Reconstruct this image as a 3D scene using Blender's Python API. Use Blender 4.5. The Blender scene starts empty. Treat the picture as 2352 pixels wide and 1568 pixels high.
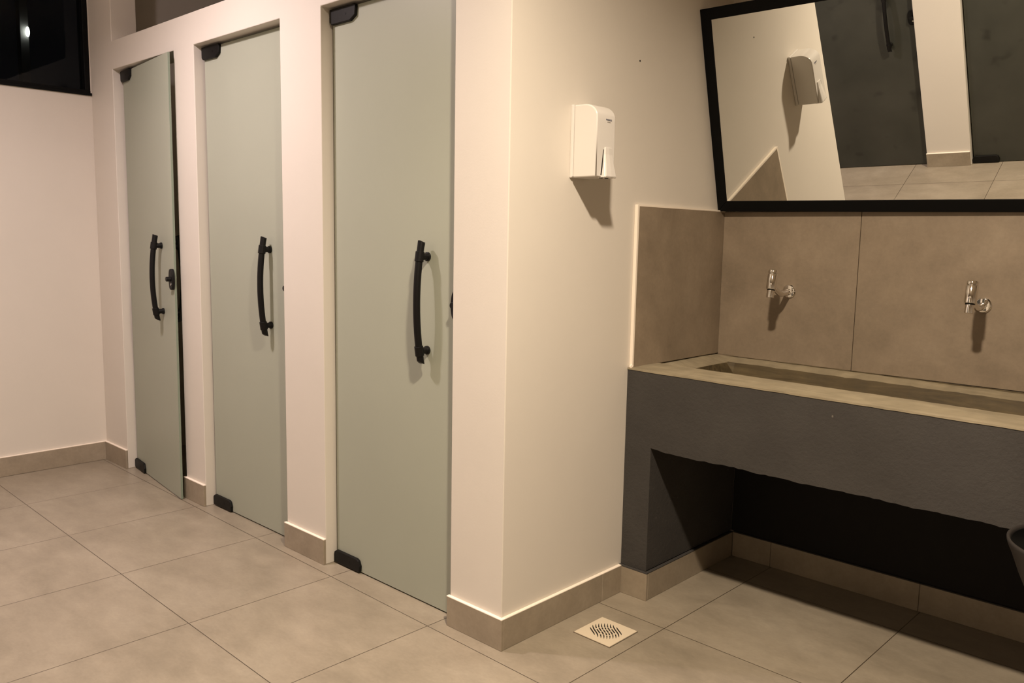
import bpy, bmesh, math, random
from mathutils import Vector, Matrix
random.seed(7)
C = bpy.context.scene.collection
PI = math.pi

# ------------------------------------------------------------------ helpers
def link(name, me, mat=None, parent=None):
    o = bpy.data.objects.new(name, me)
    C.objects.link(o)
    if mat is not None and me is not None:
        for m in (mat if isinstance(mat, (list, tuple)) else [mat]):
            me.materials.append(m)
    if parent is not None:
        o.parent = parent
    return o

def obj(name, bm, mat, parent=None, smooth=False, bevel=0.0, seg=2, angle=35):
    bmesh.ops.remove_doubles(bm, verts=bm.verts, dist=1e-6)
    bmesh.ops.recalc_face_normals(bm, faces=bm.faces)
    me = bpy.data.meshes.new(name)
    bm.to_mesh(me); bm.free()
    if smooth:
        me.shade_smooth()
    o = link(name, me, mat, parent)
    if bevel:
        b = o.modifiers.new('edge', 'BEVEL')
        b.width = bevel; b.segments = seg; b.limit_method = 'ANGLE'; b.angle_limit = math.radians(angle)
        if smooth:
            b.harden_normals = True
    return o

def thing(name, label, cat, loc=(0, 0, 0), rotz=0.0, group=None, kind=None):
    o = bpy.data.objects.new(name, None); C.objects.link(o)
    o.empty_display_size = 0.05
    o.location = loc; o.rotation_euler = (0, 0, rotz)
    return tag(o, label, cat, group, kind)

def tag(o, label, cat, group=None, kind=None):
    o['label'] = label; o['category'] = cat
    if group: o['group'] = group
    if kind: o['kind'] = kind
    return o

def box(bm, x0, x1, y0, y1, z0, z1):
    v = [bm.verts.new(p) for p in ((x0,y0,z0),(x1,y0,z0),(x1,y1,z0),(x0,y1,z0),(x0,y0,z1),(x1,y0,z1),(x1,y1,z1),(x0,y1,z1))]
    for f in ((0,3,2,1),(4,5,6,7),(0,1,5,4),(1,2,6,5),(2,3,7,6),(3,0,4,7)):
        bm.faces.new([v[i] for i in f])
    return v

def nbox(*a):
    bm = bmesh.new(); box(bm, *a); return bm

def cells(xs, zs, filled, y0, y1):
    """a wall in the XZ plane from y0 to y1, made of the grid cells that are filled: one clean shell"""
    bm = bmesh.new(); V = {}
    def v(i, j, k):
        if (i, j, k) not in V:
            V[i, j, k] = bm.verts.new((xs[i], (y0, y1)[k], zs[j]))
        return V[i, j, k]
    n, m = len(xs)-1, len(zs)-1
    F = lambda i, j: 0 <= i < n and 0 <= j < m and filled(0.5*(xs[i]+xs[i+1]), 0.5*(zs[j]+zs[j+1]))
    for i in range(n):
        for j in range(m):
            if not F(i, j): continue
            for k in (0, 1):
                bm.faces.new((v(i,j,k), v(i+1,j,k), v(i+1,j+1,k), v(i,j+1,k)))
            if not F(i-1, j): bm.faces.new((v(i,j,0), v(i,j,1), v(i,j+1,1), v(i,j+1,0)))
            if not F(i+1, j): bm.faces.new((v(i+1,j,0), v(i+1,j,1), v(i+1,j+1,1), v(i+1,j+1,0)))
            if not F(i, j-1): bm.faces.new((v(i,j,0), v(i,j,1), v(i+1,j,1), v(i+1,j,0)))
            if not F(i, j+1): bm.faces.new((v(i,j+1,0), v(i,j+1,1), v(i+1,j+1,1), v(i+1,j+1,0)))
    bmesh.ops.recalc_face_normals(bm, faces=bm.faces)
    bmesh.ops.dissolve_limit(bm, angle_limit=0.01, verts=bm.verts, edges=bm.edges)
    return bm

def prism(poly, axis, a, b, bm=None):
    """extrude a polygon; axis 'x': poly is (y,z); 'y': (x,z); 'z': (x,y)"""
    bm = bm or bmesh.new()
    def P(p, t):
        return {'x': (t, p[0], p[1]), 'y': (p[0], t, p[1]), 'z': (p[0], p[1], t)}[axis]
    A = [bm.verts.new(P(p, a)) for p in poly]; B = [bm.verts.new(P(p, b)) for p in poly]
    n = len(poly)
    bm.faces.new(A); bm.faces.new(B[::-1])
    for i in range(n):
        bm.faces.new((A[i], B[i], B[(i+1) % n], A[(i+1) % n]))
    return bm

def tube(bm, pts, radii, n=16, cap=True):
    pts = [Vector(p) for p in pts]
    if not isinstance(radii, (list, tuple)): radii = [radii]*len(pts)
    rings = []; up = None
    for i, p in enumerate(pts):
        t = (pts[min(i+1, len(pts)-1)] - pts[max(i-1, 0)]).normalized()
        if up is None:
            up = Vector((1, 0, 0)) if abs(t.x) < .8 else Vector((0, 0, 1))
        up = (up - t*up.dot(t)).normalized(); w = t.cross(up)
        rings.append([bm.verts.new(p + radii[i]*(math.cos(2*PI*k/n)*up + math.sin(2*PI*k/n)*w)) for k in range(n)])
    for a, b in zip(rings, rings[1:]):
        for k in range(n):
            bm.faces.new((a[k], a[(k+1) % n], b[(k+1) % n], b[k]))
    if cap:
        bm.faces.new(rings[0][::-1]); bm.faces.new(rings[-1])
    return bm

def lathe(bm, prof, n=48, c=(0, 0)):
    rings = []
    for r, z in prof:
        rings.append([bm.verts.new((c[0]+max(r, 1e-4)*math.cos(2*PI*k/n), c[1]+max(r, 1e-4)*math.sin(2*PI*k/n), z)) for k in range(n)])
    for a, b in zip(rings, rings[1:]):
        for k in range(n):
            bm.faces.new((a[k], a[(k+1) % n], b[(k+1) % n], b[k]))
    bm.faces.new(rings[0][::-1]); bm.faces.new(rings[-1])
    return bm

# ------------------------------------------------------------------ materials
class M:
    def __init__(s, name):
        s.m = bpy.data.materials.new(name); s.m.use_nodes = True
        s.n = s.m.node_tree.nodes; s.l = s.m.node_tree.links
        s.b = s.n['Principled BSDF']; s.out = s.n['Material Output']
    def add(s, t, **kw):
        nd = s.n.new(t)
        for k, v in kw.items(): setattr(nd, k, v)
        return nd
    def set(s, **kw):
        for k, v in kw.items():
            s.b.inputs[k.replace('_', ' ')].default_value = v
        return s
    def mix(s, fac, a, b, blend='MIX'):
        nd = s.add('ShaderNodeMix', data_type='RGBA', blend_type=blend)
        for i, v in ((0, fac), (6, a), (7, b)):
            if isinstance(v, (int, float, tuple)): nd.inputs[i].default_value = v
            else: s.l.new(v, nd.inputs[i])
        return nd.outputs[2]
    def noise(s, scale, detail=4, rough=.55, vec=None, dist=0):
        nd = s.add('ShaderNodeTexNoise')
        nd.inputs['Scale'].default_value = scale; nd.inputs['Detail'].default_value = detail
        nd.inputs['Roughness'].default_value = rough; nd.inputs['Distortion'].default_value = dist
        s.l.new(vec if vec is not None else s.coord(), nd.inputs['Vector'])
        return nd.outputs['Fac']
    def coord(s, scale=None):
        if not hasattr(s, 'tc'): s.tc = s.add('ShaderNodeNewGeometry').outputs['Position']
        if scale is None: return s.tc
        mp = s.add('ShaderNodeMapping'); mp.inputs['Scale'].default_value = scale
        s.l.new(s.tc, mp.inputs['Vector']); return mp.outputs[0]
    def ramp(s, fac, stops):
        r = s.add('ShaderNodeValToRGB'); e = r.color_ramp.elements
        while len(e) < len(stops): e.new(0.5)
        for k, (p, c) in enumerate(stops):
            e[k].position = p; e[k].color = c if len(c) == 4 else (*c, 1)
        s.l.new(fac, r.inputs[0]); return r.outputs[0]
    def color(s, out): s.l.new(out, s.b.inputs['Base Color']); return s
    def bump(s, h, strength=.1, dist=.002):
        b = s.add('ShaderNodeBump'); b.inputs['Strength'].default_value = strength; b.inputs['Distance'].default_value = dist
        s.l.new(h, b.inputs['Height']); s.l.new(b.outputs[0], s.b.inputs['Normal']); return s

def c4(r, g, b): return (r, g, b, 1)

def mat_paint(name, col, rough=.55):
    m = M(name).set(Roughness=rough)
    f = m.noise(2.2, 5, .6)
    m.color(m.ramp(f, [(.3, tuple(x*.965 for x in col)), (.7, col)]))
    m.bump(m.noise(140, 3, .6), .12, .0015)
    return m.m

def tile_color(m, cols, scale=1.0, stretch=(1, 1, 1)):
    v = m.coord(stretch)
    a = m.noise(2.3*scale, 7, .62, v, .4)
    b = m.noise(9*scale, 6, .6, v)
    base = m.ramp(a, [(.28, cols[0]), (.52, cols[1]), (.75, cols[2])])
    fine = m.ramp(b, [(.3, (.88, .88, .88)), (.7, (1.04, 1.04, 1.04))])
    grain = m.ramp(m.noise(55*scale, 5, .7, v), [(.3, (.92, .92, .92)), (.7, (1.05, 1.05, 1.05))])
    return m.mix(1.0, m.mix(1.0, base, fine, 'MULTIPLY'), grain, 'MULTIPLY')

TILE = [(.26, .212, .155), (.315, .262, .194), (.36, .303, .23)]
def mat_tile(name, cols=TILE, rough=.42):
    m = M(name).set(Roughness=rough)
    m.color(tile_color(m, cols, 1.3, (1, 1, 1)))
    m.bump(m.noise(60, 4), .05, .001)
    return m.m

WALL = (.66, .615, .55)
m_wall = mat_paint('warm_white_wall_paint', WALL)
m_ceil = mat_paint('ceiling_paint', (.80, .72, .60))
m_dim = mat_paint('beige_stall_paint', (.66, .60, .50))
m_tile = mat_tile('grey_beige_tile')
m_splash = mat_tile('taupe_backsplash_tile', [(.215, .168, .118), (.27, .213, .152), (.325, .263, .192)], .45)
m_cap = mat_paint('white_tile_edge_paint', (.86, .77, .66))

def mat_floor():
    m = M('porcelain_floor_tile').set(Roughness=.34)
    sub = m.add('ShaderNodeVectorMath', operation='SUBTRACT'); sub.inputs[1].default_value = (-.8422+.0004, -.0536, 0)
    m.l.new(m.coord(), sub.inputs[0])
    rot = m.add('ShaderNodeVectorRotate', rotation_type='Z_AXIS'); rot.inputs['Angle'].default_value = .0118
    m.l.new(sub.outputs[0], rot.inputs['Vector'])
    off = m.add('ShaderNodeVectorMath', operation='ADD'); off.inputs[1].default_value = (.5607*20, .5551*20, 0)
    m.l.new(rot.outputs[0], off.inputs[0])
    br = m.add('ShaderNodeTexBrick', offset=0.0, squash=1.0)
    m.l.new(off.outputs[0], br.inputs['Vector'])
    br.inputs['Scale'].default_value = 1.0
    br.inputs['Brick Width'].default_value = .5607; br.inputs['Row Height'].default_value = .5551
    br.inputs['Mortar Size'].default_value = .0017; br.inputs['Mortar Smooth'].default_value = .3
    br.inputs['Color1'].default_value = c4(.94, .94, .94); br.inputs['Color2'].default_value = c4(1.03, 1.03, 1.03)
    br.inputs['Mortar'].default_value = c4(1, 1, 1)
    col = tile_color(m, [(.240, .203, .151), (.295, .251, .190), (.338, .292, .226)], 1.1, (1, 1.7, 1))
    col = m.mix(1.0, col, br.outputs['Color'], 'MULTIPLY')
    spk = m.noise(45, 2, .5)
    spot = m.ramp(spk, [(.0, (1, 1, 1)), (.80, (1, 1, 1)), (.84, (.72, .7, .66))])
    col = m.mix(1.0, col, spot, 'MULTIPLY')
    col = m.mix(br.outputs['Fac'], col, c4(.06, .044, .03))
    m.color(col)
    inv = m.add('ShaderNodeMath', operation='SUBTRACT'); inv.inputs[0].default_value = 1.0
    m.l.new(br.outputs['Fac'], inv.inputs[1])
    m.bump(inv.outputs[0], .5, .001)
    return m.m
m_floor = mat_floor()

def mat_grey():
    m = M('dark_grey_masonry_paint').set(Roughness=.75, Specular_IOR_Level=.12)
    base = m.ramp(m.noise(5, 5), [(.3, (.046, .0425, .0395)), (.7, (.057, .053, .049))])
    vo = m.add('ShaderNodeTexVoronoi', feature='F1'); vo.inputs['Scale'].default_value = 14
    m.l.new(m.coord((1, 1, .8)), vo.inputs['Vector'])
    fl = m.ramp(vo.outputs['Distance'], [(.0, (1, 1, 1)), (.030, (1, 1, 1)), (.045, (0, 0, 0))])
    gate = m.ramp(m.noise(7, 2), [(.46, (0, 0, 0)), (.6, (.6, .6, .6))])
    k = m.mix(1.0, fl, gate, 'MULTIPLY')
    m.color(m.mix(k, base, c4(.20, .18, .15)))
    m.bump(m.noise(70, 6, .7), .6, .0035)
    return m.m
m_grey = mat_grey()

def mat_conc(name, cols, sc=1):
    m = M(name).set(Roughness=.7)
    g = m.noise(5*sc, 8, .65, m.coord((.5, 6, 6)), 1.0)
    a = m.ramp(g, [(.3, cols[0]), (.5, cols[1]), (.7, cols[2])])
    b = m.ramp(m.noise(14, 6), [(.35, (.82, .82, .82)), (.65, (1.06, 1.06, 1.06))])
    m.color(m.mix(1.0, a, b, 'MULTIPLY')); m.bump(g, .4, .003)
    return m.m
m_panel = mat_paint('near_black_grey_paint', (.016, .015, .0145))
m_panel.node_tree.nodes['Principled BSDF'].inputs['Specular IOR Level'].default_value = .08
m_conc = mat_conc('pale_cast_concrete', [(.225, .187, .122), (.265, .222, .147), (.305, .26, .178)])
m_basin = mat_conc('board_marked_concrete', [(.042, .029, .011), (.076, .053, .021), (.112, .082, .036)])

def mat_frost(name, front, trans, tfac, rough):
    m = M(name).set(Roughness=rough, IOR=1.45)
    f = m.noise(1.6, 3)
    m.color(m.ramp(f, [(.35, tuple(x*.95 for x in front)), (.7, front)]))
    t = m.add('ShaderNodeBsdfTranslucent'); t.inputs['Color'].default_value = c4(*trans)
    mx = m.add('ShaderNodeMixShader'); mx.inputs[0].default_value = tfac
    m.l.new(m.b.outputs[0], mx.inputs[1]); m.l.new(t.outputs[0], mx.inputs[2])
    m.l.new(mx.outputs[0], m.out.inputs['Surface'])
    return m.m
m_frost = mat_frost('frosted_pale_green_glass', (.50, .52, .43), (.6, .68, .58), .3, .42)
m_frost_edge = M('green_glass_edge').set(Base_Color=c4(.20, .245, .19), Roughness=.35).m
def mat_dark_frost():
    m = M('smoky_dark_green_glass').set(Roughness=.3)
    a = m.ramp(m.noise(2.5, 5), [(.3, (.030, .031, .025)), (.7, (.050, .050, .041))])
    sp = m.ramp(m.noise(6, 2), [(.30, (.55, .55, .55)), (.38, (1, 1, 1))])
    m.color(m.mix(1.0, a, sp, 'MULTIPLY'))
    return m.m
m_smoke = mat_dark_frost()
m_black = M('satin_black_metal').set(Base_Color=c4(.005, .0045, .0045), Roughness=.45, Specular_IOR_Level=.22).m
m_frame = M('matt_black_frame').set(Base_Color=c4(.0035, .0035, .0035), Roughness=.5, Specular_IOR_Level=.1).m
m_hinge = M('black_hinge_cast').set(Base_Color=c4(.0065, .006, .0055), Roughness=.5, Specular_IOR_Level=.18).m
m_chrome = M('polished_chrome').set(Base_Color=c4(.83, .81, .78), Metallic=1.0, Roughness=.07).m
m_lock = M('steel_lock_detail').set(Base_Color=c4(.55, .53, .5), Metallic=1.0, Roughness=.25).m
m_mirror = M('mirror_silver').set(Base_Color=c4(.84, .85, .82), Metallic=1.0, Roughness=.0).m
m_plastic = M('glossy_white_plastic').set(Base_Color=c4(.66, .63, .59), Roughness=.22).m
m_cream = M('cream_plastic').set(Base_Color=c4(.62, .53, .40), Roughness=.4).m
m_dark = M('dark_void').set(Base_Color=c4(.012, .009, .006), Roughness=.8).m  # near-black, also paints the shade of drain slots and lever gap
m_blue = M('navy_print').set(Base_Color=c4(.02, .03, .09), Roughness=.4).m
m_grout = M('brown_grout').set(Base_Color=c4(.10, .075, .05), Roughness=.9).m
m_bin = M('dark_grey_bin_plastic').set(Base_Color=c4(.022, .019, .017), Roughness=.5, Specular_IOR_Level=.2).m
m_bag = M('black_bag_film').set(Base_Color=c4(.003, .003, .003), Roughness=.6, Specular_IOR_Level=.1).m
m_post = M('grey_post_paint').set(Base_Color=c4(.12, .12, .12), Roughness=.7).m
def mat_pane():
    m = M('dark_night_pane')
    m.n.remove(m.b)
    tr = m.add('ShaderNodeBsdfTransparent'); tr.inputs[0].default_value = c4(.75, .78, .76)
    gl = m.add('ShaderNodeBsdfGlossy'); gl.inputs['Roughness'].default_value = .02
    fr = m.add('ShaderNodeFresnel'); fr.inputs[0].default_value = 1.22
    mx = m.add('ShaderNodeMixShader')
    m.l.new(fr.outputs[0], mx.inputs[0]); m.l.new(tr.outputs[0], mx.inputs[1]); m.l.new(gl.outputs[0], mx.inputs[2])
    m.l.new(mx.outputs[0], m.out.inputs['Surface'])
    return m.m
m_pane = mat_pane()
def mat_emit(name, col, s):
    m = M(name).set(Base_Color=c4(*col), Emission_Color=c4(*col), Emission_Strength=s)
    return m.m

# ------------------------------------------------------------------ dimensions (metres)
L = 3.1017          # left wall at x = -L
H = 2.10            # door head
HT = 2.2396         # top of the stall walls
CEIL = 2.70
D = 1.255           # back wall plane
WT = .13            # stall wall thickness
HB = .1009; T = .012
W = 1.9867          # opposite stall wall plane y = -W
XR = 4.6            # right wall
DOORS = [(-.953, -.237), (-1.9324, -1.2283), (-2.8157, -2.1267)]
ODOORS = [(-1.02, -.2126), (.0695, .775)]

# ------------------------------------------------------------------ the room
def struct(name, bm, mat, label, cat, bevel=0.0, smooth=False):
    o = obj(name, bm, mat, None, smooth, bevel)
    return tag(o, label, cat, kind='structure')

struct('floor', nbox(-L-.1, XR+.1, -W-1.4, D+.1, -.1, 0), m_floor, 'large grey beige square floor tiles with thin dark joints', 'floor')
struct('ceiling', nbox(-L-.1, XR+.1, -W-1.4, D+.1, CEIL, CEIL+.1), m_ceil, 'plain pale ceiling above the washroom', 'ceiling')

xs = [-L] + sorted([d for p in DOORS for d in p])
def front_filled(x, z):
    if x < DOORS[2][0]: return True
    if z > HT: return False
    return not any(a < x < b and z < H for a, b in DOORS)
struct('wall_front', cells(xs, [0, H, HT, CEIL], front_filled, 0, WT), m_wall,
       'warm white stall wall with three door openings and a full height strip at the far left', 'wall', .003)
struct('wall_side', prism([(DOORS[0][1], 0), (0, 0), (0, D), (-.1, D), (-.1, WT), (DOORS[0][1], WT)], 'z', 0, CEIL), m_wall, 'warm white corner pier and side wall carrying the soap dispenser', 'wall', .003)
struct('wall_back', nbox(-L-.1, XR+.1, D, D+.1, 0, CEIL), m_wall, 'warm white wall behind the wash trough and mirror', 'wall')
struct('wall_right', nbox(XR, XR+.1, -W-1.4, D, 0, CEIL), m_wall, 'plain warm white wall right of the wash area', 'wall')
struct('wall_rear', nbox(-L-.1, XR+.1, -W-1.4, -W-1.3, 0, CEIL), m_dim, 'plain wall behind the opposite row of stalls', 'wall')
for k, x in enumerate((-1.09, -2.03)):
    struct('wall_divider' + ('' if k == 0 else '.001'), nbox(x-.04, x+.04, WT, D, 0, HT), m_dim,
           'low painted divider between two stalls, ' + ('nearer' if k == 0 else 'farther'), 'wall')
oxs = [-L] + sorted([d for p in ODOORS for d in p]) + [1.06, 2.55, XR]  # last gap is an unseen doorless opening, added to cut bounce light
struct('wall_opposite', cells(oxs, [0, H, HT], lambda x, z: not any(a < x < b and z < H for a, b in ODOORS + [(1.06, 2.55)]), -W-WT, -W), m_wall,
       'warm white wall of the opposite stalls, seen in the mirror', 'wall', .003)
for k, x in enumerate((-.07, .92, -1.0)):
    struct('wall_opposite_divider' + ('' if k == 0 else '.%03d' % k), nbox(x-.04, x+.04, -W-1.3, -W-WT, 0, HT), m_dim,
           ('divider between the two mirrored stalls', 'divider right of the mirrored stalls', 'divider left of the mirrored stalls')[k], 'wall')

bm = bmesh.new(); tube(bm, [(-.0005, .6397, 1.891), (.0006, .6397, 1.891)], .0035, 12)
hole = obj('nail_hole', bm, m_dark, bpy.data.objects['wall_side'])
hole['label'] = 'tiny dark nail hole high on the side wall'

# left wall with the high window
WY1, WY0, WZ0, WZ1 = -.006, -1.45, 1.9984, 2.56
bm = cells([-W-1.4, WY0, WY1-.004, D], [0, WZ0+.004, WZ1, CEIL], lambda y, z: not (WY0 < y < WY1 and WZ0 < z < WZ1), 0, .12)
for v in bm.verts:
    y, t, z = v.co; v.co = (-L - t, y, z)
struct('wall_left', bm, m_wall, 'warm white end wall below and around the high dark window', 'wall')

win = thing('window_1', 'high black framed window with dark night panes in the end wall', 'window', (-L, WY1, WZ0), kind='structure')
bm = bmesh.new()
fw = .034; wl = WY0 - WY1; wh = WZ1 - WZ0
box(bm, -.07, .004, wl, 0, 0, fw*.72); box(bm, -.07, .004, wl, 0, wh-fw, wh)
box(bm, -.07, .003, -fw*.8, 0, fw*.72, wh-fw); box(bm, -.07, .003, wl, wl+fw, fw*.72, wh-fw)
box(bm, -.065, .001, -.735, -.70, fw*.72, wh-fw)
obj('window_frame', bm, m_frame, win, bevel=.002)
for a, b in ((wl+fw, -.735), (-.70, -fw*.8)):
    obj('window_pane', nbox(-.034, -.030, a, b, fw*.72, wh-fw), m_pane, win)
obj('window_sill', nbox(-.02, .012, wl, .004, -.004, .010), m_frame, win, bevel=.002)

# ------------------------------------------------------------------ baseboards: cut tiles with a painted white top edge
def baseboard(name, segs, label, capmat=None):
    """segs: list of (x0,x1,y0,y1); one run of tiles"""
    bm = bmesh.new()
    for s in segs: box(bm, s[0], s[1], s[2], s[3], 0, HB)
    o = obj(name, bm, m_tile, bevel=.0012, seg=1)
    tag(o, label, 'baseboard', kind='structure')
    bm = bmesh.new()
    for s in segs: box(bm, s[0]-.0005, s[1]+.0005, s[2]-.0005, s[3]+.0005, HB-.0008, HB+.0035)
    obj('painted_top_edge', bm, capmat or m_cap, o, bevel=.001, seg=1)['label'] = 'white painted top edge'
    return o
g = .0012
baseboard('baseboard_front', [(-.237-.004, T, -T, -.0002)], 'short tile baseboard at the foot of the corner pier')
baseboard('baseboard_front.001', [(-1.2283-.006, -.953+.001, -T, -.0002)], 'short tile baseboard between the nearest and middle doors')
baseboard('baseboard_front.002', [(-2.1267-.006, -1.9324+.001, -T, -.0002)], 'short tile baseboard between the middle and farthest doors')
baseboard('baseboard_front.003', [(-L+T, -2.8157+.001, -T, -.0002)], 'short tile baseboard in the far corner beside the ajar door')
baseboard('baseboard_left', [(-L+.0002, -L+T, -W, -.95), (-L+.0002, -L+T, -.95+g, -.55), (-L+.0002, -L+T, -.55+g, -.0002)], 'tile baseboard along the end wall under the window')
baseboard('baseboard_side', [(.0002, T, 0, .508-g), (.0002, T, .508, .6192)], 'tile baseboard under the soap dispenser wall')
SP, S0 = .1102, .6312
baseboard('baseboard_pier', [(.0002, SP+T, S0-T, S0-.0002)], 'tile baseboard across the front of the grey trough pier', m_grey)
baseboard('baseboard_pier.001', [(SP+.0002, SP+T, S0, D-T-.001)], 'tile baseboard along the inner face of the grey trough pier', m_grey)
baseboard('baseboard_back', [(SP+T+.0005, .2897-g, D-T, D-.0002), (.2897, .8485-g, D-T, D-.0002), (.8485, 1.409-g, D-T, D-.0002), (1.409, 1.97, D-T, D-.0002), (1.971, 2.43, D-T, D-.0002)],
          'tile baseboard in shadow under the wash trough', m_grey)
baseboard('baseboard_opposite', [(ODOORS[0][1]-.001, ODOORS[1][0]-.004, -W+.0002, -W+T)], 'short tile baseboard between the two mirrored doors')

# ------------------------------------------------------------------ backsplash tiles
t1 = obj('trim_1', nbox(.0002, T, .6506, D-.0003, .8318, 1.4001), m_splash, bevel=.0008, seg=1)
tag(t1, 'taupe tile panel on the side wall at the left end of the trough', 'backsplash', kind='structure')
bm = nbox(.0002, T+.0006, .6406, .6506, .835, 1.4065); box(bm, .0002, T+.0006, .6506, D-.0003, 1.4001, 1.4065)
obj('white_edge', bm, m_cap, t1, bevel=.001, seg=1)['label'] = 'white painted edge of the tile panel'
bm = bmesh.new()
j = .0011
for a, b in ((T+.0004, .5559-j), (.5559+j, 1.117-j), (1.117+j, 1.678-j), (1.678+j, 2.43)):
    box(bm, a, b, D-.0115, D-.0002, .8244, 1.4001)
t2 = tag(obj('trim_2', bm, m_splash, bevel=.0008, seg=1), 'row of taupe wall tiles behind the two faucets', 'backsplash', kind='structure')
obj('grout_bed', nbox(T+.0004, 2.43, D-.0060, D-.0001, .8244, 1.4000), m_grout, t2)

# ------------------------------------------------------------------ stall doors
def door(name, x0, x1, plane, s, angle, glass, label, detail=True, inner=False, opp=False, extra=0.0):
    """hinged at the low-x side; s=+1: the room is towards -y, s=-1: towards +y. Local x runs along the door, local y = outward * -s"""
    w = x1 - x0 + extra
    root = thing(name, label, 'door', (x0+.010, plane, 0), -s*angle, kind='structure')
    if angle: root.rotation_euler.y = .004
    yo = lambda d: -s*d                    # distance in front of the glass centre plane
    gb = bmesh.new(); th = .005
    box(gb, .002, w-.014, -th, th, .005, 2.088)
    gp = obj('glass_panel', gb, [glass, m_frost_edge], root, bevel=.0008, seg=1)
    for p in gp.data.polygons:
        if abs(p.normal.x) > .9 or abs(p.normal.z) > .9: p.material_index = 1
    # hinges: cast blocks clamped over the corners
    def hinge(poly):
        bm = prism(poly, 'y', -.017, .017)
        return obj('corner_hinge', bm, m_hinge, root, bevel=.003, seg=3)
    r = .02
    hinge([(-.004, 2.047), (.006, 2.037), (.118, 2.037), (.148, 2.052), (.152, 2.084), (.146, 2.092), (-.004, 2.092)])
    h2 = hinge([(-.004, .006), (.158, .006), (.160, .030), (.152, .049), (.140, .055), (.010, .055), (-.004, .046)])
    for hh in [c for c in root.children if c.name.startswith('corner_hinge')]:
        zc = 2.064 if max(v.co.z for v in hh.data.vertices) > 1 else .031
        bm = bmesh.new()
        tube(bm, [(.095, yo(.0165), zc), (.095, yo(.0178), zc)], .0042, 12)
        obj('screw', bm, m_hinge, hh)
    # pull handle, bowed towards the room
    hx = w - .172 - .010
    def pull(side, name_, hx=hx):
        n = 28; pts = []; rad = []
        for k in range(n+1):
            u = k/n; z = .856 + u*(1.264-.856)
            bow = .034 + .020*(1 - (2*u-1)**2)
            pts.append((hx, yo(side*bow), z)); rad.append(.0122)
        bm = bmesh.new(); tube(bm, pts, rad, 18)
        # slanted end cuts
        for v in bm.verts:
            fr = (yo(1)*v.co.y*side)
            if v.co.z < .8575: v.co.z += (fr-.034)*.75 + .004
            elif v.co.z > 1.2625: v.co.z += (fr-.034)*.5 - .001
        for zc, up in ((.902, 1), (1.2165, -1)):
            sl = .020*4*(1-2*(zc-.856)/.408)/.408
            d0 = .034 + .020*(1-(2*(zc-.856)/.408-1)**2)
            tube(bm, [(hx, yo(side*(d0-.0165*sl)), zc-.0165), (hx, yo(side*(d0+.0165*sl)), zc+.0165)], .0152, 18)
        hd = obj(name_, bm, m_black, root, smooth=True, bevel=.001, seg=1)
        for zc in (.902, 1.2165):
            bm = bmesh.new()
            tube(bm, [(hx, yo(side*.0045), zc), (hx, yo(side*.0125), zc), (hx, yo(side*.0135), zc), (hx, yo(side*.040), zc)], [.0152, .0150, .0115, .0112], 18)
            obj('mounting_post', bm, m_black, hd, smooth=True, bevel=.001, seg=1)
    pull(1, 'pull_handle')
    if inner: pull(-1, 'inner_pull_handle', w - .014 - .062)
    # thumb-turn lock at the free edge
    lx = w - .014 - .016
    bm = bmesh.new()
    P = []
    for k in range(40):
        a = 2*PI*k/40
        P.append((lx + .026*math.copysign(abs(math.cos(a))**.6, math.cos(a)), 1.063 + .049*math.sin(a)))
    prism(P, 'y', yo(.0045), yo(.0195), bm)
    lk = obj('lock_body', bm, m_black, root, bevel=.004, seg=3)
    bm = bmesh.new(); tube(bm, [(lx+.004, yo(.018), 1.065), (lx+.004, yo(.040), 1.065)], [.0115, .011], 20)
    obj('turn_knob', bm, m_black, lk, smooth=True, bevel=.0015)
    bm = bmesh.new(); tube(bm, [(lx+.008, yo(.019), 1.040), (lx+.008, yo(.021), 1.040)], .006, 16)
    obj('lock_cylinder', bm, m_lock, lk)['label'] = 'small bright metal lock cylinder'
    return root

GP = .05
door('door_1', *DOORS[0], GP, 1, 0, m_frost, 'nearest frosted glass stall door, closed, beside the corner pier')
door('door_2', *DOORS[1], GP, 1, 0, m_frost, 'middle frosted glass stall door, closed, second from the corner pier')
door('door_3', *DOORS[2], GP, 1, math.radians(6.9), m_frost, 'farthest frosted glass stall door, standing slightly ajar', inner=True, extra=.030)
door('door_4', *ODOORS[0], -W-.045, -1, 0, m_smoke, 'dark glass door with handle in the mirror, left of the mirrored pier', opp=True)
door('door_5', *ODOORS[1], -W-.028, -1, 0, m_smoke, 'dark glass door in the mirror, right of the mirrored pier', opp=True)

# ------------------------------------------------------------------ wash trough
tr = thing('wash_trough', 'long built-in concrete wash trough with dark grey painted front', 'sink', (0, S0, 0))
XE = 2.42
ZB = .5536
def ztop(x): return .8325 - .0085*min(x, 1.4)/1.24
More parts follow.
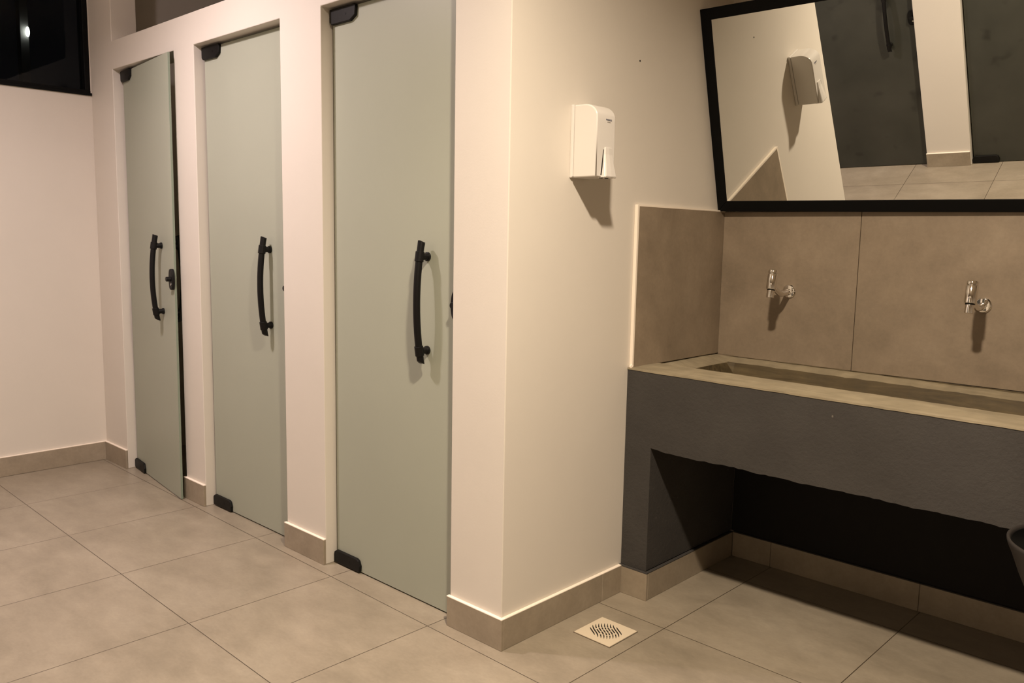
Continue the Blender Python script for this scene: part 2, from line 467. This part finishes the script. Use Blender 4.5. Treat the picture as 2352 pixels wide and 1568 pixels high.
# apron + pier: one painted shell with a hand-cut lower edge
bm = bmesh.new()
N = 150
front_b, front_t, back_b, back_t = [], [], [], []
ZT = lambda x: ztop(x) - .006
xs_ = [SP + (XE-SP)*k/N for k in range(N+1)]
q = [bm.verts.new(p) for p in ((.0008, 0, HB+.004), (SP, 0, HB+.004), (SP, 0, ZB+.003), (SP, 0, ztop(SP)-.006), (.055, 0, ztop(.05)-.0068), (.0008, 0, ztop(0)-.006), (.0008, .10, ztop(0)-.03), (SP, .10, ztop(SP)-.03))]
bm.faces.new(q[:6]); bm.faces.new((q[5], q[4], q[3], q[7], q[6]))
jit = [0.0]
for k in range(N): jit.append(max(-.004, min(.004, jit[-1]*.6 + random.uniform(-.0022, .0022))))
jt = [random.uniform(-.0012, .0012) for _ in range(N+1)]
for k, x in enumerate(xs_):
    front_b.append(bm.verts.new((x, 0, ZB + jit[k] + (.004 if k < 3 else 0)))); front_t.append(bm.verts.new((x, 0, ZT(x)+jt[k])))
    back_b.append(bm.verts.new((x, .10, ZB))); back_t.append(bm.verts.new((x, .10, ZT(x)-.02)))
for k in range(N):
    for a, b in ((front_b, front_t), (back_b, back_t), (front_b, back_b), (front_t, back_t)):
        bm.faces.new((a[k], a[k+1], b[k+1], b[k]))
bm.faces.new((front_b[0], front_t[0], back_t[0], back_b[0])); bm.faces.new((front_b[-1], front_t[-1], back_t[-1], back_b[-1]))
obj('apron', bm, m_grey, tr)['label'] = 'dark grey painted front apron'
def pier(x0, x1):
    bm = bmesh.new()
    box(bm, x0, x1, .0006, D-S0-.002, HB+.004, ZB+.10)
    return bm
obj('pier', pier(.0012, SP), m_grey, tr, bevel=.002)
obj('pier', nbox(XE-.12, XE, .0006, D-S0-.002, 0, ZB+.10), m_grey, tr, bevel=.002)
# bowl: front rim, sunk channel, sloping back ledge, sloping left end
def bowl():
    bm = bmesh.new()
    prof = [(-.002, -.0065), (-.002, -.0005), (.006, 0.0), (.09, .001), (.178, .0), (.186, -.006), (.200, -.070), (.225, -.135), (.400, -.150), (.500, -.120), (.556, -.062), (.568, -.024), (.615, -.008), (D-S0-.013, -.004)]
    n = 60; rows = []
    cols = [.0012, .006, .02, .04, .06, .075, .085, .115, .18] + [.18 + (XE-.18)*k/n for k in range(1, n+1)]
    for x in cols:
        row = []
        # the left end rises to the side wall as a sloping ledge
        e = min(1.0, max(0.0, x/.085)); lift = (-.002-.024*e) if x < .086 else (-.026 - min(1, (x-.085)/.03)*.13)
        for y, z in prof:
            zz = z
            if .17 < y < .61: zz = max(z, lift)
            jz = random.uniform(-.0016, .0016) if .18 < y < .64 else random.uniform(-.0006, .0006)
            row.append(bm.verts.new((x, y, ztop(x) + zz + jz)))
        rows.append(row)
    for a, b in zip(rows, rows[1:]):
        for k in range(len(prof)-1):
            f = bm.faces.new((a[k], b[k], b[k+1], a[k+1]))
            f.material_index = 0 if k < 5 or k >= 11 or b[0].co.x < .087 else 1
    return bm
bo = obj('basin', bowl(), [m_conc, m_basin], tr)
obj('underside_slab', nbox(SP+.001, XE-.121, .101, D-S0-.002, ZB-.001, ZB+.05), m_grey, tr)
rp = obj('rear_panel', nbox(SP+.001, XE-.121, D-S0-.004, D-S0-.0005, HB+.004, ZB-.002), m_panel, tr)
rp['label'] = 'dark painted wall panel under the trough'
# rough paint lump at the left end of the rim
bm = bmesh.new(); bmesh.ops.create_icosphere(bm, subdivisions=2, radius=.010)
for v in bm.verts: v.co = Vector((v.co.x*.6+.0095, v.co.y*1.1+.008, v.co.z*.9)) + Vector((random.uniform(-1, 1), random.uniform(-1, 1), random.uniform(-1, 1)))*.0012 + Vector((0, 0, .8355))
obj('plaster_lump', bm, m_cap, tr)['label'] = 'white blob of plaster at the rim end'

# ------------------------------------------------------------------ faucets
def faucet(label):
    r = thing('wall_faucet', label, 'faucet', (0, 0, 0), group='chrome push faucets over the trough')
    bm = bmesh.new()
    tube(bm, [(0, -.0002, 0), (0, -.003, 0), (0, -.0075, 0), (0, -.0095, 0)], [.0262, .0262, .0225, .010], 40)
    obj('wall_flange', bm, m_chrome, r, smooth=True, bevel=.0008, seg=1)
    # arm out of the wall, rising into the body
    bm = bmesh.new(); pts = []; 
    for k in range(17):
        u = k/16
        y = -.008 - .135*u
        z = -.002 - .004*math.sin(PI*min(1, u*1.4)) + .026*max(0, u-.45)**1.6/.55**1.6
        pts.append((0, y, z))
    tube(bm, pts, [.0122]*4 + [.0112]*10 + [.0122]*3, 18)
    obj('arm', bm, m_chrome, r, smooth=True)
    tilt = Matrix.Translation((0, -.150, .030)) @ Matrix.Rotation(math.radians(-10), 4, 'X') @ Matrix.Diagonal((1.2, 1.2, 1, 1)) 
    def part(name, prof, mat, par=None):
        bm = bmesh.new(); lathe(bm, prof, 32)
        bmesh.ops.transform(bm, matrix=tilt, verts=bm.verts)
        return obj(name, bm, mat, par or r, smooth=True, bevel=.0006, seg=1)
    body = part('body', [(.0135, -.018), (.0150, -.0165), (.0155, -.012), (.0155, .037), (.0148, .0385)], m_chrome)
    part('push_cap', [(.0125, .0385), (.0125, .0405), (.0148, .041), (.0148, .050), (.0135, .0535), (.009, .0545)], m_chrome, body)
    part('collar', [(.0118, -.0215), (.0118, -.018)], m_black, body)
    part('outlet', [(.0085, -.049), (.0112, -.0485), (.0116, -.046), (.0112, -.0215)], m_chrome, body)
    return r
def copy_tree(o, parent=None):
    c = o.copy(); C.objects.link(c)
    if parent is not None: c.parent = parent
    for ch in [x for x in list(bpy.data.objects) if x.parent is o]: copy_tree(ch, c)
    return c
f1 = faucet('chrome wall faucet left of the tile joint, nearer the side wall')
f2 = copy_tree(f1)
f1.location = (.303, D-.0115, 1.0995)
f2.location = (.969, D-.0115, 1.0925)
f2['label'] = 'chrome wall faucet at the right edge of the photo, right of the tile joint'

# ------------------------------------------------------------------ mirror
mt, mr, my = .2693, -.009, .013
ex = Vector((math.cos(my), math.sin(my), 0)); n0 = Vector((math.sin(my), -math.cos(my), 0)); Zv = Vector((0, 0, 1))
ez = math.cos(mt)*Zv + math.sin(mt)*n0; nn = math.cos(mt)*n0 - math.sin(mt)*Zv
ex2 = math.cos(mr)*ex + math.sin(mr)*ez; ez2 = -math.sin(mr)*ex + math.cos(mr)*ez
o0 = Vector((.002, D-.0456, 1.4015))
mir = thing('wall_mirror', 'wide black framed mirror leaning out from the wall above the trough', 'mirror')
mir.matrix_world = Matrix(((ex2.x, -nn.x, ez2.x, o0.x), (ex2.y, -nn.y, ez2.y, o0.y), (ex2.z, -nn.z, ez2.z, o0.z), (0, 0, 0, 1)))
ML, MH, MW, FD = 1.85, .7586, .0414, .024
rack = lambda z: -.0105*z/MH
def quad_prism(pts):
    bm = bmesh.new()
    A = [bm.verts.new((x+rack(z), 0, z)) for x, z in pts]; B = [bm.verts.new((x+rack(z), FD, z)) for x, z in pts]
    bm.faces.new(A); bm.faces.new(B[::-1])
    for i in range(4): bm.faces.new((A[i], B[i], B[(i+1) % 4], A[(i+1) % 4]))
    return bm
iw = MW
for pts in ([(0, 0), (ML, 0), (ML-iw, iw), (iw, iw)], [(0, MH), (iw, MH-iw), (ML-iw, MH-iw), (ML, MH)],
            [(0, 0), (iw, iw), (iw, MH-iw), (0, MH)], [(ML, 0), (ML, MH), (ML-iw, MH-iw), (ML-iw, iw)]):
    obj('frame_rail', quad_prism(pts), m_frame, mir, bevel=.0015)
bm = bmesh.new()
box(bm, iw-.004, ML-iw+.004, .003, .008, iw-.004, MH-iw+.004)
for v in bm.verts: v.co.x += rack(v.co.z)
obj('mirror_glass', bm, m_mirror, mir)
obj('backing_board', nbox(.01, ML-.01, FD-.006, FD-.001, .01, MH-.01), m_frame, mir)

# ------------------------------------------------------------------ soap dispenser
YD0, YD1, ZD0, ZD1, DX = .2777, .3720, 1.4760, 1.6990, .104
sd = thing('soap_dispenser', 'white plastic soap dispenser mounted on the side wall above its shadow', 'soap dispenser', (0, .3248, ZD0))
hw = (YD1-YD0)/2; hh = ZD1-ZD0
def side_profile(x0, depth, h, r, z0=0.0):
    P = [(x0, z0), (depth-.003, z0), (depth, z0+.004), (depth, h-r)]
    for k in range(1, 11):
        a = k/10*PI/2
        P.append((depth-r+r*math.cos(a), h-r*.8+r*.8*math.sin(a)))
    P.append((x0, h)); return P
bm = prism(side_profile(.0003, .012, hh+.002, .004), 'y', -hw-.0015, hw+.0015)
obj('mounting_plate', bm, m_plastic, sd, bevel=.003, seg=2)
bm = prism(side_profile(.0125, DX, hh, .052), 'y', -hw, hw)
cov = obj('cover', bm, m_plastic, sd, smooth=True, bevel=.013, seg=5, angle=50)
# push lever: narrow at the top, flaring out at the foot
bm = bmesh.new()
sec = [(.092, .0205, .1070), (.070, .0215, .1085), (.045, .024, .113), (.020, .028, .1175), (.003, .031, .120), (-.001, .0315, .118)]
rows = []
for z, yw, xf in sec:
    yc = .012
    rows.append([bm.verts.new(p) for p in ((.090, yc-yw, z), (xf-.004, yc-yw, z), (xf, yc-yw+.005, z), (xf+.001, yc, z), (xf, yc+yw-.005, z), (xf-.004, yc+yw, z), (.090, yc+yw, z))])
for a, b in zip(rows, rows[1:]):
    for k in range(6): bm.faces.new((a[k], a[k+1], b[k+1], b[k]))
    bm.faces.new((a[6], a[0], b[0], b[6]))
bm.faces.new(rows[0]); bm.faces.new(rows[-1][::-1])
obj('push_lever', bm, m_plastic, sd, smooth=False, bevel=.0015)
bm = bmesh.new()
v = [bm.verts.new(p) for p in ((DX+.0006, -.0125, .085), (DX+.0006, -.0095, .085), (DX+.0006, -.0165, .006), (DX+.0006, -.0235, .006),
                               (DX-.004, -.0125, .085), (DX-.004, -.0095, .085), (DX-.004, -.0165, .006), (DX-.004, -.0235, .006))]
for f in ((0,1,2,3),(7,6,5,4),(0,3,7,4),(1,5,6,2),(0,4,5,1),(3,2,6,7)): bm.faces.new([v[i] for i in f])
obj('lever_gap_shade', bm, m_dark, sd)['label'] = 'dark strip painting the shade of the gap beside the push lever'  # solid strip on the cover, gap shade put into its colour
for y in (-.012, .016):
    bm = bmesh.new(); tube(bm, [(.098, y, -.003), (.098, y, .008)], .006, 14)
    obj('nozzle', bm, m_dark, sd)
# small printed mark
def text_mesh(body, size):
    cu = bpy.data.curves.new('print', 'FONT'); cu.body = body; cu.size = size; cu.align_x = 'CENTER'; cu.offset = size*.02
    to = bpy.data.objects.new('print', cu); C.objects.link(to)
    dg = bpy.context.evaluated_depsgraph_get()
    me = bpy.data.meshes.new_from_object(to.evaluated_get(dg))
    bpy.data.objects.remove(to); bpy.data.curves.remove(cu)
    return me
for body, size, zz, mm in (('PREMISSE', .0074, .1735, m_blue), ('soluções', .0046, .1680, m_lock)):
    me = text_mesh(body, size)
    for vv in me.vertices:
        x, y, z = vv.co; vv.co = (DX+.0004, x*1.0+.012, y+zz)
    tx = link('printed_mark', me, mm, cov)

# ------------------------------------------------------------------ floor drain
dr = thing('floor_drain', 'square cream floor drain with wavy slots beside the side wall', 'drain', (.1640, .3275, 0), math.radians(-.5))
obj('grate_plate', nbox(-.0725, .0725, -.0755, .0755, .0002, .0040), m_cream, dr, bevel=.0012)
rim = bmesh.new()
box(rim, -.0745, .0745, -.0775, .0775, .0001, .0012)
obj('drain_edge', rim, m_grout, dr)
u = Vector((1, 1, 0)).normalized(); w_ = Vector((-1, 1, 0)).normalized()
for k in range(10):
    a = (k-4.5)*.0098
    half = math.sqrt(max(0, .056**2 - a*a))*(.98 if abs(k-4.5) < 4 else .8)
    bm = bmesh.new(); prev = None
    n = 30
    for i in range(n+1):
        t = -half + 2*half*i/n
        gap = any(abs(math.hypot(a, t) - r0) < .0016 for r0 in (.0135, .030)) 
        s_ = u*(a + .0042*math.sin(t/.056*PI*.95)*-1) + w_*t
        tap = .0020*(1-abs(t/(half+1e-6))**3)+.0005
        q = [bm.verts.new(s_ - u*tap + Vector((0, 0, .00425))), bm.verts.new(s_ + u*tap + Vector((0, 0, .00425)))]
        if prev and not gap: bm.faces.new((prev[0], q[0], q[1], prev[1]))
        prev = q
    lone = [v for v in bm.verts if not v.link_faces]
    bmesh.ops.delete(bm, geom=lone, context='VERTS')
    obj('slot_shade_strip', bm, m_dark, dr)  # dark strip laid on the plate, painted shade instead of a hole

# ------------------------------------------------------------------ waste bin at the right edge
wb = thing('waste_bin', 'dark rounded waste bin with black inside, cut off by the right edge of the photo', 'bin', (1.467, .30, -.0))
bm = bmesh.new()
lathe(bm, [(.120, .001), (.126, .006), (.124, .03), (.080, .08), (.066, .18), (.066, .32), (.080, .41), (.106, .48), (.128, .53), (.148, .575), (.163, .615), (.172, .635), (.1755, .645), (.176, .651), (.172, .653), (.168, .648), (.158, .612), (.143, .575), (.10, .49), (.0, .47)], 64)
obj('bin_body', bm, m_bin, wb, smooth=True)
bm = bmesh.new()
lathe(bm, [(.1672, .646), (.1662, .647), (.154, .612), (.138, .575), (.095, .497), (.0, .48)], 64)
obj('bin_bag', bm, m_bag, wb, smooth=True)

# ------------------------------------------------------------------ lamp post outside the window
lp = thing('street_lamp', 'small bright lamp on a grey post outside the dark window', 'street lamp', (-7.05, .93, 0))
obj('post', nbox(-.05, .05, -.075, .0, -.0, 5.2), m_post, lp, bevel=.005)
bm = bmesh.new(); bmesh.ops.create_uvsphere(bm, u_segments=20, v_segments=12, radius=1)
for v in bm.verts: v.co = (v.co.x*.018+.075, v.co.y*.016-.018, v.co.z*.045+3.065)
obj('lamp_bulb', bm, mat_emit('lamp_glow', (1, .97, .9), 22), lp, smooth=True)

# ------------------------------------------------------------------ ceiling lamps
SPREAD = 156
LIGHTS = [(1.06, -.83, 94, (1, .83, .64), 'right'), (-1.50, -.97, 36, (1, .835, .82), 'left')]
for k, (x, y, wt, col, nm) in enumerate(LIGHTS):
    t = thing('ceiling_lamp', 'small round ceiling lamp over the ' + ('wash trough side' if nm == 'right' else 'stall doors'), 'ceiling lamp', (x, y, CEIL))
    bm = bmesh.new(); lathe(bm, [(.085, -.0002), (.085, -.022), (.080, -.026), (.066, -.026), (.064, -.012), (.063, -.002)], 40)
    obj('trim_ring', bm, m_plastic, t, smooth=True)
    ld = bpy.data.lights.new('lamp_light', 'AREA'); ld.shape = 'DISK'; ld.size = .13; ld.spread = math.radians(SPREAD); ld.energy = wt; ld.color = col
    lo = bpy.data.objects.new('lamp_light', ld); C.objects.link(lo); lo.location = (x, y, CEIL-.028); lo.parent = t; lo.matrix_parent_inverse = Matrix.Translation((-x, -y, -CEIL))
    if nm == 'left':      # added point light to brighten the upper walls, no lamp of its own
        pd = bpy.data.lights.new('added_side_fill', 'POINT'); pd.energy = 13; pd.color = col; pd.shadow_soft_size = .05
        po = bpy.data.objects.new('added_side_fill', pd); C.objects.link(po); po.location = (0, 0, -.10); po.parent = t

wd = bpy.data.worlds.new('night'); bpy.context.scene.world = wd; wd.use_nodes = True
wd.node_tree.nodes['Background'].inputs[0].default_value = c4(.006, .006, .008)
wd.node_tree.nodes['Background'].inputs[1].default_value = .3

# ------------------------------------------------------------------ camera
yaw, pitch, roll, f = .753, -.1252, .0182, 1916.48
cyw, syw, cp, sp_ = math.cos(yaw), math.sin(yaw), math.cos(pitch), math.sin(pitch)
fwd = Vector((-syw*cp, cyw*cp, sp_)); rt = Vector((cyw, syw, 0)); up = rt.cross(fwd)
r2 = math.cos(roll)*rt + math.sin(roll)*up; u2 = -math.sin(roll)*rt + math.cos(roll)*up
cd = bpy.data.cameras.new('camera'); cd.sensor_width = 36; cd.lens = f/2352*36; cd.clip_start = .02
co = bpy.data.objects.new('camera', cd); C.objects.link(co)
co.matrix_world = Matrix(((r2.x, u2.x, -fwd.x, 1.7112), (r2.y, u2.y, -fwd.y, -1.8004), (r2.z, u2.z, -fwd.z, 1.2884), (0, 0, 0, 1)))
sc = bpy.context.scene
sc.camera = co
sc.view_settings.view_transform = 'Standard'; sc.view_settings.look = 'None'
sc.view_settings.gamma = 1; sc.view_settings.use_curve_mapping = False
sc.view_settings.exposure = 0.0
cy = sc.cycles
cy.use_denoising = True
cy.max_bounces = 10; cy.diffuse_bounces = 6; cy.glossy_bounces = 6; cy.transparent_max_bounces = 12
cy.caustics_reflective = True; cy.sample_clamp_indirect = 6.0; cy.blur_glossy = 0.3
